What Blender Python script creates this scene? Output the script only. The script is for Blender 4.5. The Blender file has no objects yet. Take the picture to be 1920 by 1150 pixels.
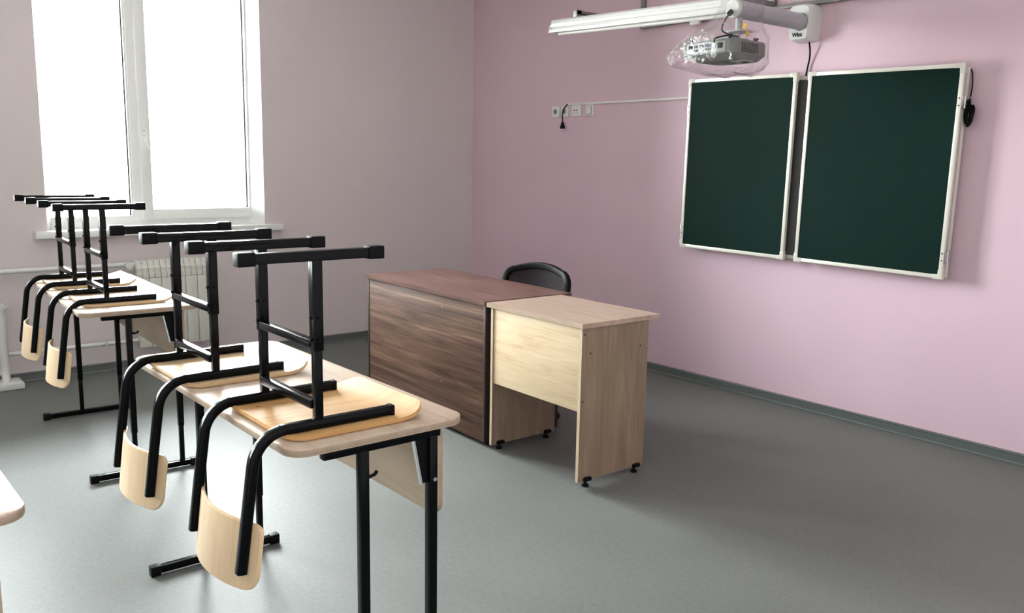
import bpy, bmesh, math, random
from mathutils import Vector, Matrix
random.seed(7)
scn = bpy.context.scene
COL = scn.collection
PI = math.pi

# ------------------------------------------------------------------ camera
F_PX = 1638.22
YAW, PITCH, ROLL = 2.4514, -0.1648, 0.0179
CAM = Vector((6.1285, -4.5885, 1.437))
fw = Vector((math.cos(YAW)*math.cos(PITCH), math.sin(YAW)*math.cos(PITCH), math.sin(PITCH)))
rt = Vector((math.sin(YAW), -math.cos(YAW), 0.0))
up = rt.cross(fw)
c_, s_ = math.cos(ROLL), math.sin(ROLL)
r2 = rt*c_ + up*s_
u2 = up*c_ - rt*s_
cd = bpy.data.cameras.new('camera')
cam = bpy.data.objects.new('camera', cd)
COL.objects.link(cam)
cam.matrix_world = Matrix(((r2.x, u2.x, -fw.x, CAM.x), (r2.y, u2.y, -fw.y, CAM.y),
                           (r2.z, u2.z, -fw.z, CAM.z), (0, 0, 0, 1)))
cd.sensor_fit = 'HORIZONTAL'
cd.sensor_width = 36.0
cd.lens = 36.0*F_PX/1920.0
cd.clip_start = 0.05
scn.camera = cam

# ------------------------------------------------------------------ world, exposure
w = bpy.data.worlds.new('overcast_sky')
scn.world = w
w.use_nodes = True
wn = w.node_tree.nodes['Background']
# bright overcast sky above, darker ground below the horizon
_t = w.node_tree
_tc = _t.nodes.new('ShaderNodeTexCoord'); _sx = _t.nodes.new('ShaderNodeSeparateXYZ'); _cr = _t.nodes.new('ShaderNodeValToRGB')
_mr = _t.nodes.new('ShaderNodeMapRange'); _mr.inputs['From Min'].default_value = -1; _mr.inputs['From Max'].default_value = 1
_t.links.new(_tc.outputs['Generated'], _sx.inputs['Vector']); _t.links.new(_sx.outputs['Z'], _mr.inputs['Value'])
_t.links.new(_mr.outputs['Result'], _cr.inputs['Fac']); _t.links.new(_cr.outputs['Color'], wn.inputs['Color'])
_e = _cr.color_ramp.elements
_e[0].position = .0; _e[0].color = (.50, .50, .49, 1); _e[1].position = 1.0; _e[1].color = (.95, .98, 1.0, 1)
_q = _e.new(.485); _q.color = (.55, .55, .54, 1); _q = _e.new(.51); _q.color = (.74, .76, .78, 1)
wn.inputs['Strength'].default_value = 12.5
scn.view_settings.view_transform = 'Standard'
scn.view_settings.look = 'None'
scn.view_settings.exposure = 2.88
scn.view_settings.gamma = 1.0
scn.view_settings.use_curve_mapping = False
try:
    scn.cycles.max_bounces = 12
    scn.cycles.diffuse_bounces = 6
    scn.cycles.transparent_max_bounces = 16
    scn.cycles.caustics_reflective = False
    scn.cycles.caustics_refractive = False
    scn.cycles.sample_clamp_indirect = 8.0
except Exception:
    pass

WIN = [(-3.345, -1.90), (-5.48, -4.035), (-7.615, -6.17)]   # window openings (y from, y to) along the left wall
WZ0, WZ1 = 0.935, 2.88
CEIL = 3.20
RX, RY = 6.75, -9.0

def portal(y0, y1):
    l = bpy.data.lights.new('window_daylight', 'AREA')
    l.shape = 'RECTANGLE'; l.size = WZ1-WZ0; l.size_y = y1-y0
    l.cycles.is_portal = True
    o = bpy.data.objects.new('window_daylight', l)
    COL.objects.link(o)
    o.location = (-0.24, (y0+y1)/2, (WZ0+WZ1)/2)
    o.rotation_euler = (0, -PI/2, 0)
for a, b in WIN:
    portal(a, b)

# ------------------------------------------------------------------ materials
def new_mat(name):
    m = bpy.data.materials.new(name)
    m.use_nodes = True
    return m, m.node_tree, m.node_tree.nodes['Principled BSDF']

def plain(name, col, rough=0.5, metal=0.0, coat=0.0, bump=0.0, bscale=200.0, var=0.0, vscale=3.0, spec=0.5):
    m, t, b = new_mat(name)
    b.inputs['Base Color'].default_value = (*col, 1)
    b.inputs['Roughness'].default_value = rough
    b.inputs['Metallic'].default_value = metal
    b.inputs['Specular IOR Level'].default_value = spec
    b.inputs['Coat Weight'].default_value = coat
    b.inputs['Coat Roughness'].default_value = 0.12
    tc = t.nodes.new('ShaderNodeTexCoord')
    if var > 0:
        n = t.nodes.new('ShaderNodeTexNoise'); n.inputs['Scale'].default_value = vscale
        n.inputs['Detail'].default_value = 4
        t.links.new(tc.outputs['Object'], n.inputs['Vector'])
        r = t.nodes.new('ShaderNodeValToRGB')
        r.color_ramp.elements[0].position = 0.3; r.color_ramp.elements[1].position = 0.7
        r.color_ramp.elements[0].color = (*[c*(1-var) for c in col], 1)
        r.color_ramp.elements[1].color = (*[min(1, c*(1+var)) for c in col], 1)
        t.links.new(n.outputs['Fac'], r.inputs['Fac'])
        t.links.new(r.outputs['Color'], b.inputs['Base Color'])
    if bump > 0:
        n = t.nodes.new('ShaderNodeTexNoise'); n.inputs['Scale'].default_value = bscale
        n.inputs['Detail'].default_value = 3
        t.links.new(tc.outputs['Object'], n.inputs['Vector'])
        bp = t.nodes.new('ShaderNodeBump'); bp.inputs['Strength'].default_value = bump
        bp.inputs['Distance'].default_value = 0.002
        t.links.new(n.outputs['Fac'], bp.inputs['Height'])
        t.links.new(bp.outputs['Normal'], b.inputs['Normal'])
    return m

def wood(name, cols, grain='X', rough=0.4, coat=0.15, stretch=14.0, scale=1.6, contrast=(0.3, 0.7), fine=0.35, skew=0.0):
    """long streaks of grain along one local axis"""
    m, t, b = new_mat(name)
    L = t.links.new
    tc = t.nodes.new('ShaderNodeTexCoord')
    mp = t.nodes.new('ShaderNodeMapping')
    sc = {'X': (1, stretch, stretch), 'Y': (stretch, 1, stretch), 'Z': (stretch, stretch, 1)}[grain]
    mp.inputs['Scale'].default_value = sc
    if skew:
        mp.inputs['Rotation'].default_value = (0, skew if grain != 'Y' else 0, skew)
    L(tc.outputs['Object'], mp.inputs['Vector'])
    n1 = t.nodes.new('ShaderNodeTexNoise')
    n1.inputs['Scale'].default_value = scale; n1.inputs['Detail'].default_value = 6
    n1.inputs['Roughness'].default_value = 0.62; n1.inputs['Distortion'].default_value = 0.9
    L(mp.outputs['Vector'], n1.inputs['Vector'])
    mp2 = t.nodes.new('ShaderNodeMapping')
    mp2.inputs['Scale'].default_value = tuple(v*(7 if v > 1 else 2.2) for v in sc)
    L(tc.outputs['Object'], mp2.inputs['Vector'])
    n2 = t.nodes.new('ShaderNodeTexNoise'); n2.inputs['Scale'].default_value = scale
    n2.inputs['Detail'].default_value = 3
    L(mp2.outputs['Vector'], n2.inputs['Vector'])
    mx = t.nodes.new('ShaderNodeMix'); mx.data_type = 'FLOAT'
    mx.inputs['Factor'].default_value = fine
    L(n1.outputs['Fac'], mx.inputs['A']); L(n2.outputs['Fac'], mx.inputs['B'])
    r = t.nodes.new('ShaderNodeValToRGB')
    e = r.color_ramp.elements
    e[0].position = contrast[0]; e[1].position = contrast[1]
    e[0].color = (*cols[0], 1); e[1].color = (*cols[-1], 1)
    for i in range(1, len(cols)-1):
        q = e.new(contrast[0]+(contrast[1]-contrast[0])*i/(len(cols)-1)); q.color = (*cols[i], 1)
    L(mx.outputs['Result'], r.inputs['Fac'])
    L(r.outputs['Color'], b.inputs['Base Color'])
    b.inputs['Roughness'].default_value = rough
    b.inputs['Coat Weight'].default_value = coat
    b.inputs['Coat Roughness'].default_value = 0.2
    return m

M = {}
def wall_paint(name, a, bcol):
    m, t, b = new_mat(name)
    L = t.links.new
    tc = t.nodes.new('ShaderNodeTexCoord')
    n = t.nodes.new('ShaderNodeTexNoise'); n.inputs['Scale'].default_value = 1.1; n.inputs['Detail'].default_value = 2
    L(tc.outputs['Object'], n.inputs['Vector'])
    r = t.nodes.new('ShaderNodeValToRGB'); r.color_ramp.elements[0].position = .35; r.color_ramp.elements[1].position = .65
    r.color_ramp.elements[0].color = (*a, 1); r.color_ramp.elements[1].color = (*bcol, 1)
    L(n.outputs['Fac'], r.inputs['Fac']); L(r.outputs['Color'], b.inputs['Base Color'])
    n2 = t.nodes.new('ShaderNodeTexNoise'); n2.inputs['Scale'].default_value = 90; n2.inputs['Detail'].default_value = 3
    L(tc.outputs['Object'], n2.inputs['Vector'])
    bp = t.nodes.new('ShaderNodeBump'); bp.inputs['Strength'].default_value = .12; bp.inputs['Distance'].default_value = .002
    L(n2.outputs['Fac'], bp.inputs['Height']); L(bp.outputs['Normal'], b.inputs['Normal'])
    b.inputs['Roughness'].default_value = .55
    b.inputs['Specular IOR Level'].default_value = .35
    return m
M['pink'] = wall_paint('lilac_pink_paint', (.66, .475, .555), (.69, .50, .575))
M['greywall'] = wall_paint('grey_lilac_paint', (.63, .565, .57), (.65, .585, .585))
M['white_wall'] = wall_paint('pale_lilac_paint', (.70, .66, .66), (.72, .68, .68))
M['ceiling'] = plain('white_ceiling_paint', (.88, .88, .87), .8)
M['reveal'] = plain('white_reveal_paint', (.85, .85, .84), .5)
M['base'] = plain('grey_skirting_plastic', (.10, .115, .108), .32, coat=.2)
M['pvc'] = plain('white_window_plastic', (.80, .81, .79), .3, coat=.2)
M['gasket'] = plain('dark_rubber_gasket', (.02, .02, .025), .6)
M['radiator'] = plain('radiator_enamel', (.66, .66, .60), .35, coat=.2)
M['pipe'] = plain('white_pipe_plastic', (.68, .68, .66), .35)
M['black'] = plain('glossy_black_powder_coat', (.0022, .0026, .0034), .18, coat=.0, spec=.12)
M['cap'] = plain('black_plastic_cap', (.003, .003, .004), .45, spec=.10)
M['screw'] = plain('zinc_screw', (.6, .6, .6), .3, metal=1)
M['steel'] = plain('zinc_plated_bracket', (.62, .66, .66), .28, metal=.8)
M['grey_steel'] = plain('galvanised_channel', (.20, .20, .19), .45, metal=.4)
M['mount'] = plain('projector_mount_grey', (.40, .40, .42), .4)
M['mount_white'] = plain('projector_mount_white', (.66, .66, .64), .35)
M['proj'] = plain('projector_grey_shell', (.17, .175, .17), .42, coat=.1)
M['proj_l'] = plain('projector_pale_panel', (.33, .34, .32), .4)
M['dark'] = plain('matt_black_plastic', (.004, .004, .004), .5, spec=.12)
M['blue'] = plain('blue_socket_plastic', (.04, .06, .14), .4)
M['yellow'] = plain('yellow_sticker', (.75, .45, .02), .5)
M['white'] = plain('white_socket_plastic', (.74, .73, .70), .35)
M['lampw'] = plain('white_lamp_enamel', (.60, .60, .585), .25, coat=.4)
M['alu'] = plain('cream_aluminium_frame', (.72, .70, .62), .35, metal=.15)
M['alu_c'] = plain('cream_corner_plastic', (.62, .60, .53), .4)
M['board'] = plain('green_chalkboard_enamel', (.0028, .0175, .0130), .65, var=.12, vscale=2.0, spec=.08)
M['board_mid'] = plain('grey_centre_board', (.075, .075, .078), .4)
M['mark'] = plain('pencil_mark', (.06, .03, .02), .6)

# floor: grey marbled linoleum
m, t, b = new_mat('grey_linoleum'); L = t.links.new
tc = t.nodes.new('ShaderNodeTexCoord')
n1 = t.nodes.new('ShaderNodeTexNoise'); n1.inputs['Scale'].default_value = 55; n1.inputs['Detail'].default_value = 5; n1.inputs['Roughness'].default_value = .7
n2 = t.nodes.new('ShaderNodeTexNoise'); n2.inputs['Scale'].default_value = 1.4; n2.inputs['Detail'].default_value = 3
L(tc.outputs['Object'], n1.inputs['Vector']); L(tc.outputs['Object'], n2.inputs['Vector'])
mx = t.nodes.new('ShaderNodeMix'); mx.data_type = 'FLOAT'; mx.inputs['Factor'].default_value = .35
L(n1.outputs['Fac'], mx.inputs['A']); L(n2.outputs['Fac'], mx.inputs['B'])
r = t.nodes.new('ShaderNodeValToRGB'); e = r.color_ramp.elements
e[0].position = .35; e[1].position = .65
e[0].color = (.108, .115, .108, 1); e[1].color = (.152, .160, .152, 1)
L(mx.outputs['Result'], r.inputs['Fac']); L(r.outputs['Color'], b.inputs['Base Color'])
rr = t.nodes.new('ShaderNodeMapRange'); rr.inputs['To Min'].default_value = .50; rr.inputs['To Max'].default_value = .60
b.inputs['Specular IOR Level'].default_value = .42
L(n2.outputs['Fac'], rr.inputs['Value']); L(rr.outputs['Result'], b.inputs['Roughness'])
bp = t.nodes.new('ShaderNodeBump'); bp.inputs['Strength'].default_value = .08; bp.inputs['Distance'].default_value = .001
L(n1.outputs['Fac'], bp.inputs['Height']); L(bp.outputs['Normal'], b.inputs['Normal'])
M['floor'] = m

# woods
M['top'] = wood('beige_laminate_top', [(.36, .262, .188), (.48, .362, .272), (.55, .43, .33)], 'X', .42, .05, 12, 2.0)
M['topv'] = wood('beige_laminate_panel', [(.34, .25, .17), (.46, .355, .25), (.54, .42, .31)], 'X', .4, .1, 12, 2.0)
M['edge'] = plain('beige_edge_band', (.36, .27, .20), .45, var=.12, vscale=30)
M['ply_warm'] = wood('lacquered_plywood_amber', [(.36, .185, .06), (.52, .29, .11), (.60, .365, .16)], 'Y', .5, .0, 7, 2.4, (.28, .66), .22)
M['ply_pale'] = wood('lacquered_plywood_pale', [(.44, .295, .155), (.56, .395, .225), (.62, .455, .28)], 'Y', .5, .0, 7, 2.4, (.28, .66), .22)
for _k, _v in (('ply_warm', .22), ('ply_pale', .25), ('top', .38)):
    M[_k].node_tree.nodes['Principled BSDF'].inputs['Specular IOR Level'].default_value = _v
M['ply_back'] = wood('plywood_backrest', [(.62, .43, .25), (.72, .53, .33), (.77, .59, .39)], 'Z', .45, .12, 7, 2.4, (.28, .66), .2)
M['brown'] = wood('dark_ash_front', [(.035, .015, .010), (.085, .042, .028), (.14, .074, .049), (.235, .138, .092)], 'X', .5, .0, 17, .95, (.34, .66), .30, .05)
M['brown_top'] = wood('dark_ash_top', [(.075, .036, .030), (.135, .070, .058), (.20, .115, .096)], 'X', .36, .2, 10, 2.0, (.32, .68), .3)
M['brown_shaded'] = wood('dark_ash_shaded', [(.014, .007, .006), (.026, .014, .012), (.042, .024, .020)], 'Z', .45, .1, 9, 1.8, (.32, .68))  # darker copy of the brown wood, shade of the side panels put into the colour
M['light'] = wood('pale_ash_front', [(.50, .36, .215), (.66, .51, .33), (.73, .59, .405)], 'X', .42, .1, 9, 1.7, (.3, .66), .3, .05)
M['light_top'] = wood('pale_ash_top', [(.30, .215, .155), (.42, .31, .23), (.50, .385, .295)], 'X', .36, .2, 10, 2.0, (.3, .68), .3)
M['light_shaded'] = wood('pale_ash_shaded', [(.18, .127, .086), (.26, .19, .13), (.33, .248, .172)], 'Z', .42, .1, 11, 1.8, (.3, .68), .3)  # same laminate as the front, colour darkened to paint in the unlit side
M['light_edge'] = plain('pale_edge_band', (.55, .44, .30), .45, var=.08, vscale=30)

for _k, _v in (('brown', .25), ('brown_top', .3), ('light', .3), ('light_shaded', .3)):
    M[_k].node_tree.nodes['Principled BSDF'].inputs['Specular IOR Level'].default_value = _v
    M[_k].node_tree.nodes['Principled BSDF'].inputs['Coat Weight'].default_value = 0
# glass and film
m, t, b = new_mat('window_glass'); L = t.links.new
for n in list(t.nodes):
    if n.type == 'BSDF_PRINCIPLED': t.nodes.remove(n)
out = [n for n in t.nodes if n.type == 'OUTPUT_MATERIAL'][0]
tr = t.nodes.new('ShaderNodeBsdfTransparent'); tr.inputs['Color'].default_value = (.94, .96, .95, 1)
gl = t.nodes.new('ShaderNodeBsdfGlossy'); gl.inputs['Roughness'].default_value = .02
fr = t.nodes.new('ShaderNodeFresnel'); fr.inputs['IOR'].default_value = 1.45
ms = t.nodes.new('ShaderNodeMixShader')
L(fr.outputs['Fac'], ms.inputs['Fac']); L(tr.outputs['BSDF'], ms.inputs[1]); L(gl.outputs['BSDF'], ms.inputs[2]); L(ms.outputs['Shader'], out.inputs['Surface'])
M['glass'] = m
m, t, b = new_mat('clear_plastic_film'); L = t.links.new
for n in list(t.nodes):
    if n.type == 'BSDF_PRINCIPLED': t.nodes.remove(n)
out = [n for n in t.nodes if n.type == 'OUTPUT_MATERIAL'][0]
tr = t.nodes.new('ShaderNodeBsdfTransparent'); tr.inputs['Color'].default_value = (.955, .955, .955, 1)
gl = t.nodes.new('ShaderNodeBsdfGlossy'); gl.inputs['Roughness'].default_value = .10
df = t.nodes.new('ShaderNodeBsdfTranslucent'); df.inputs['Color'].default_value = (.8, .8, .8, 1)
lw = t.nodes.new('ShaderNodeLayerWeight'); lw.inputs['Blend'].default_value = .22
tc = t.nodes.new('ShaderNodeTexCoord')
ns = t.nodes.new('ShaderNodeTexNoise'); ns.inputs['Scale'].default_value = 16; ns.inputs['Detail'].default_value = 4; ns.inputs['Distortion'].default_value = 1.5
L(tc.outputs['Object'], ns.inputs['Vector'])
bp = t.nodes.new('ShaderNodeBump'); bp.inputs['Strength'].default_value = .9; bp.inputs['Distance'].default_value = .03
L(ns.outputs['Fac'], bp.inputs['Height']); L(bp.outputs['Normal'], gl.inputs['Normal']); L(bp.outputs['Normal'], lw.inputs['Normal'])
ms0 = t.nodes.new('ShaderNodeMixShader'); ms0.inputs['Fac'].default_value = .03
L(tr.outputs['BSDF'], ms0.inputs[1]); L(df.outputs['BSDF'], ms0.inputs[2])
mr = t.nodes.new('ShaderNodeMapRange'); mr.inputs['To Min'].default_value = .015; mr.inputs['To Max'].default_value = .5
L(lw.outputs['Facing'], mr.inputs['Value'])
ms = t.nodes.new('ShaderNodeMixShader')
L(mr.outputs['Result'], ms.inputs['Fac']); L(ms0.outputs['Shader'], ms.inputs[1]); L(gl.outputs['BSDF'], ms.inputs[2]); L(ms.outputs['Shader'], out.inputs['Surface'])
M['film'] = m
# chair mesh fabric: fine open weave
m, t, b = new_mat('open_mesh_fabric'); L = t.links.new
b.inputs['Base Color'].default_value = (.010, .009, .011, 1); b.inputs['Roughness'].default_value = .8; b.inputs['Specular IOR Level'].default_value = .15
out = [n for n in t.nodes if n.type == 'OUTPUT_MATERIAL'][0]
tr = t.nodes.new('ShaderNodeBsdfTransparent'); ms = t.nodes.new('ShaderNodeMixShader'); ms.inputs['Fac'].default_value = .93
L(tr.outputs['BSDF'], ms.inputs[1]); L(b.outputs['BSDF'], ms.inputs[2]); L(ms.outputs['Shader'], out.inputs['Surface'])
M['meshfab'] = m

# ------------------------------------------------------------------ mesh helpers
class MB:
    def __init__(s): s.bm = bmesh.new()
    def _join(s, tmp):
        me = bpy.data.meshes.new('tmp'); tmp.to_mesh(me); tmp.free()
        s.bm.from_mesh(me); bpy.data.meshes.remove(me)
    def box(s, lo, hi, bev=0.0, seg=2, mat=0, rot=None):
        t = bmesh.new()
        lo = Vector(lo); hi = Vector(hi)
        bmesh.ops.create_cube(t, size=1)
        bmesh.ops.scale(t, vec=hi-lo, verts=t.verts)
        if bev > 0:
            bmesh.ops.bevel(t, geom=t.edges[:], offset=bev, segments=seg, affect='EDGES', profile=0.6)
        if rot: bmesh.ops.rotate(t, cent=(0, 0, 0), matrix=rot, verts=t.verts)
        bmesh.ops.translate(t, vec=(lo+hi)/2, verts=t.verts)
        for f in t.faces: f.material_index = mat
        s._join(t); return s
    def cyl(s, p0, p1, r, r1=None, n=20, mat=0, bev=0):
        t = bmesh.new(); p0 = Vector(p0); p1 = Vector(p1); d = p1-p0
        bmesh.ops.create_cone(t, cap_ends=True, segments=n, radius1=r, radius2=r if r1 is None else r1, depth=d.length)
        if bev: bmesh.ops.bevel(t, geom=[e for e in t.edges if all(len(v.link_edges) == 3 for v in e.verts) and abs(e.verts[0].co.z-e.verts[1].co.z) < 1e-6], offset=bev, segments=2, affect='EDGES')
        q = d.to_track_quat('Z', 'Y').to_matrix()
        bmesh.ops.rotate(t, cent=(0, 0, 0), matrix=q, verts=t.verts)
        bmesh.ops.translate(t, vec=(p0+p1)/2, verts=t.verts)
        for f in t.faces: f.material_index = mat
        s._join(t); return s
    def sweep(s, pts, sec, ref=(1, 0, 0), mat=0, cap=True):
        """sec: 2d section (a along ref, b along the in-plane normal)"""
        t = bmesh.new(); pts = [Vector(p) for p in pts]; ref = Vector(ref).normalized(); rings = []
        n = len(pts)
        for i, p in enumerate(pts):
            if i == 0: d = pts[1]-pts[0]
            elif i == n-1: d = pts[-1]-pts[-2]
            else: d = (pts[i+1]-p).normalized()+(p-pts[i-1]).normalized()
            d.normalize()
            a = (ref-d*ref.dot(d)).normalized(); bb = d.cross(a)
            rings.append([t.verts.new(p+a*u+bb*v) for u, v in sec])
        k = len(sec)
        for i in range(n-1):
            for j in range(k):
                t.faces.new((rings[i][j], rings[i][(j+1) % k], rings[i+1][(j+1) % k], rings[i+1][j]))
        if cap:
            t.faces.new(rings[0][::-1]); t.faces.new(rings[-1])
        bmesh.ops.recalc_face_normals(t, faces=t.faces)
        for f in t.faces: f.material_index = mat
        s._join(t); return s
    def prism(s, outline, z0, z1, axis='Z', bev=0.0, seg=2, mat=0, mat_side=None):
        """outline of (a,b): Z -> (x,y), X -> (y,z), Y -> (x,z)"""
        t = bmesh.new()
        def P(a, b, c): return {'Z': (a, b, c), 'X': (c, a, b), 'Y': (a, c, b)}[axis]
        lo = [t.verts.new(P(a, b, z0)) for a, b in outline]
        hi = [t.verts.new(P(a, b, z1)) for a, b in outline]
        k = len(outline)
        f0 = t.faces.new(lo[::-1]); f1 = t.faces.new(hi)
        sides = [t.faces.new((lo[i], lo[(i+1) % k], hi[(i+1) % k], hi[i])) for i in range(k)]
        for f in t.faces: f.material_index = mat
        if mat_side is not None:
            for f in sides: f.material_index = mat_side
        bmesh.ops.recalc_face_normals(t, faces=t.faces)
        if bev > 0:
            es = set(f0.edges[:]) | set(f1.edges[:])
            bmesh.ops.bevel(t, geom=list(es), offset=bev, segments=seg, affect='EDGES', profile=0.5)
        s._join(t); return s
    def build(s, name, mats, parent=None, sharp=32, loc=None):
        bm = s.bm
        for f in bm.faces: f.smooth = True
        for e in bm.edges:
            if len(e.link_faces) == 2 and e.calc_face_angle(0) > math.radians(sharp): e.smooth = False
        me = bpy.data.meshes.new(name); bm.to_mesh(me); bm.free()
        if not isinstance(mats, (list, tuple)): mats = [mats]
        for m in mats: me.materials.append(M[m] if isinstance(m, str) else m)
        o = bpy.data.objects.new(name, me); COL.objects.link(o)
        if parent: o.parent = parent
        if loc: o.location = loc
        return o

def rrect(hx, hy, r, n=6, cx=0, cy=0, rs=None):
    pts = []
    rs = rs or (r, r, r, r)
    for (sx, sy, a0), rr_ in zip(((1, 1, 0), (-1, 1, 90), (-1, -1, 180), (1, -1, 270)), rs):
        for i in range(n+1):
            a = math.radians(a0+90*i/n)
            pts.append((cx+sx*(hx-rr_)+rr_*math.cos(a), cy+sy*(hy-rr_)+rr_*math.sin(a)))
    return pts
def circ(r, n=12): return [(r*math.cos(2*PI*i/n), r*math.sin(2*PI*i/n)) for i in range(n)]
def fillet(pts, rad, n=8):
    pts = [Vector(p) for p in pts]; out = [pts[0]]
    if not isinstance(rad, (list, tuple)): rad = [rad]*(len(pts)-2)
    for i in range(1, len(pts)-1):
        p = pts[i]; a = (pts[i-1]-p).normalized(); b = (pts[i+1]-p).normalized()
        ang = a.angle(b); d = rad[i-1]/math.tan(ang/2)
        s0 = p+a*d; s1 = p+b*d; c = p+(a+b).normalized()*(rad[i-1]/math.sin(ang/2))
        v0 = s0-c; v1 = s1-c; th = v0.angle(v1)
        for k in range(n+1):
            f = k/n
            out.append(c+(v0*math.sin((1-f)*th)+v1*math.sin(f*th))/math.sin(th))
    out.append(pts[-1]); return out
def smooth_path(pts, n=8):
    P = [Vector(p) for p in pts]; P = [P[0]*2-P[1]]+P+[P[-1]*2-P[-2]]; out = []
    for i in range(1, len(P)-2):
        a, b, c, d = P[i-1:i+3]
        for k in range(n):
            t_ = k/n
            out.append(.5*((2*b)+(c-a)*t_+(2*a-5*b+4*c-d)*t_*t_+(3*b-a-3*c+d)*t_**3))
    out.append(P[-2]); return out
def tag(o, label=None, cat=None, group=None, kind=None):
    if label: o['label'] = label
    if cat: o['category'] = cat
    if group: o['group'] = group
    if kind: o['kind'] = kind
    return o
def thing(name, loc=(0, 0, 0), rz=0.0, label=None, cat=None, group=None, kind=None):
    o = bpy.data.objects.new(name, None); COL.objects.link(o)
    o.empty_display_size = .05
    o.location = loc; o.rotation_euler = (0, 0, rz)
    return tag(o, label, cat, group, kind)
def copy_tree(o, parent=None):
    c = o.copy(); COL.objects.link(c); c.parent = parent
    for ch in list(o.children): copy_tree(ch, c)
    return c
def struct(o, label=None): o['kind'] = 'structure'; return o

# ------------------------------------------------------------------ the room
struct(MB().box((0, RY, -.1), (RX, 0, 0)).build('floor', 'floor'))
struct(MB().box((-.4, RY-.2, CEIL), (RX+.2, .2, CEIL+.1)).build('ceiling', 'ceiling'))
struct(MB().box((-.4, 0, -.1), (RX+.2, .2, CEIL)).build('wall_front', 'pink'))
struct(MB().box((RX, RY-.2, -.1), (RX+.2, 0, CEIL)).build('wall_right', 'white_wall'))
struct(MB().box((-.4, RY-.2, -.1), (RX, RY, CEIL)).build('wall_back', 'white_wall'))
# left wall with splayed window openings
mb = MB(); D = .40
mb.box((-D, RY, -.1), (0, 0, WZ0-.03)); mb.box((-D, RY, WZ1), (0, 0, CEIL))
ys = [RY]+[v for ab in sorted(WIN) for v in ab]+[0]
SPL = .055
for i in range(0, len(ys), 2):
    a, b = ys[i], ys[i+1]
    a2 = a if i == 0 else a+SPL*0; b2 = b
    o0 = a if i == 0 else a-SPL; o1 = b if i == len(ys)-2 else b+SPL
    # pier, wider towards the outside (splayed reveals)
    q = [(0, a2), (0, b2), (-.15, o1), (-D, o1), (-D, o0), (-.15, o0)]
    mb.prism(q, WZ0-.03, WZ1, 'Z')
bmw = mb.bm
for f in bmw.faces:
    c = f.calc_center_median()
    if c.x < -.001 and abs(f.normal.x) < .9 and WZ0 < c.z < WZ1+.001: f.material_index = 1
struct(mb.build('wall_left', ['greywall', 'reveal'], sharp=10))

# skirting: grey, coved foot and small lip
def skirt(name, p0, p1, inward):
    d = Vector(p1)-Vector(p0); iw = Vector(inward)
    prof = [(0.0, 0.0), (.017, 0.0), (.017, .004), (.012, .010), (.0105, .046), (.013, .050), (.011, .056), (.002, .058), (0, .058)]
    bm = bmesh.new(); rings = []
    for p in (Vector(p0), Vector(p1)):
        rings.append([bm.verts.new(p+iw*a+Vector((0, 0, z))) for a, z in prof])
    k = len(prof)
    for j in range(k): bm.faces.new((rings[0][j], rings[0][(j+1) % k], rings[1][(j+1) % k], rings[1][j]))
    bm.faces.new(rings[0]); bm.faces.new(rings[1][::-1])
    bmesh.ops.recalc_face_normals(bm, faces=bm.faces)
    x = MB(); x.bm.free(); x.bm = bm
    return struct(x.build(name, 'base', sharp=25))
skirt('baseboard_front', (0.0, 0, 0), (2.862, 0, 0), (0, -1, 0))
skirt('baseboard_front', (2.864, 0, 0), (5.4, 0, 0), (0, -1, 0))
skirt('baseboard_front', (5.402, 0, 0), (RX, 0, 0), (0, -1, 0))
skirt('baseboard_left', (0, 0, 0), (0, RY, 0), (1, 0, 0))

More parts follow.
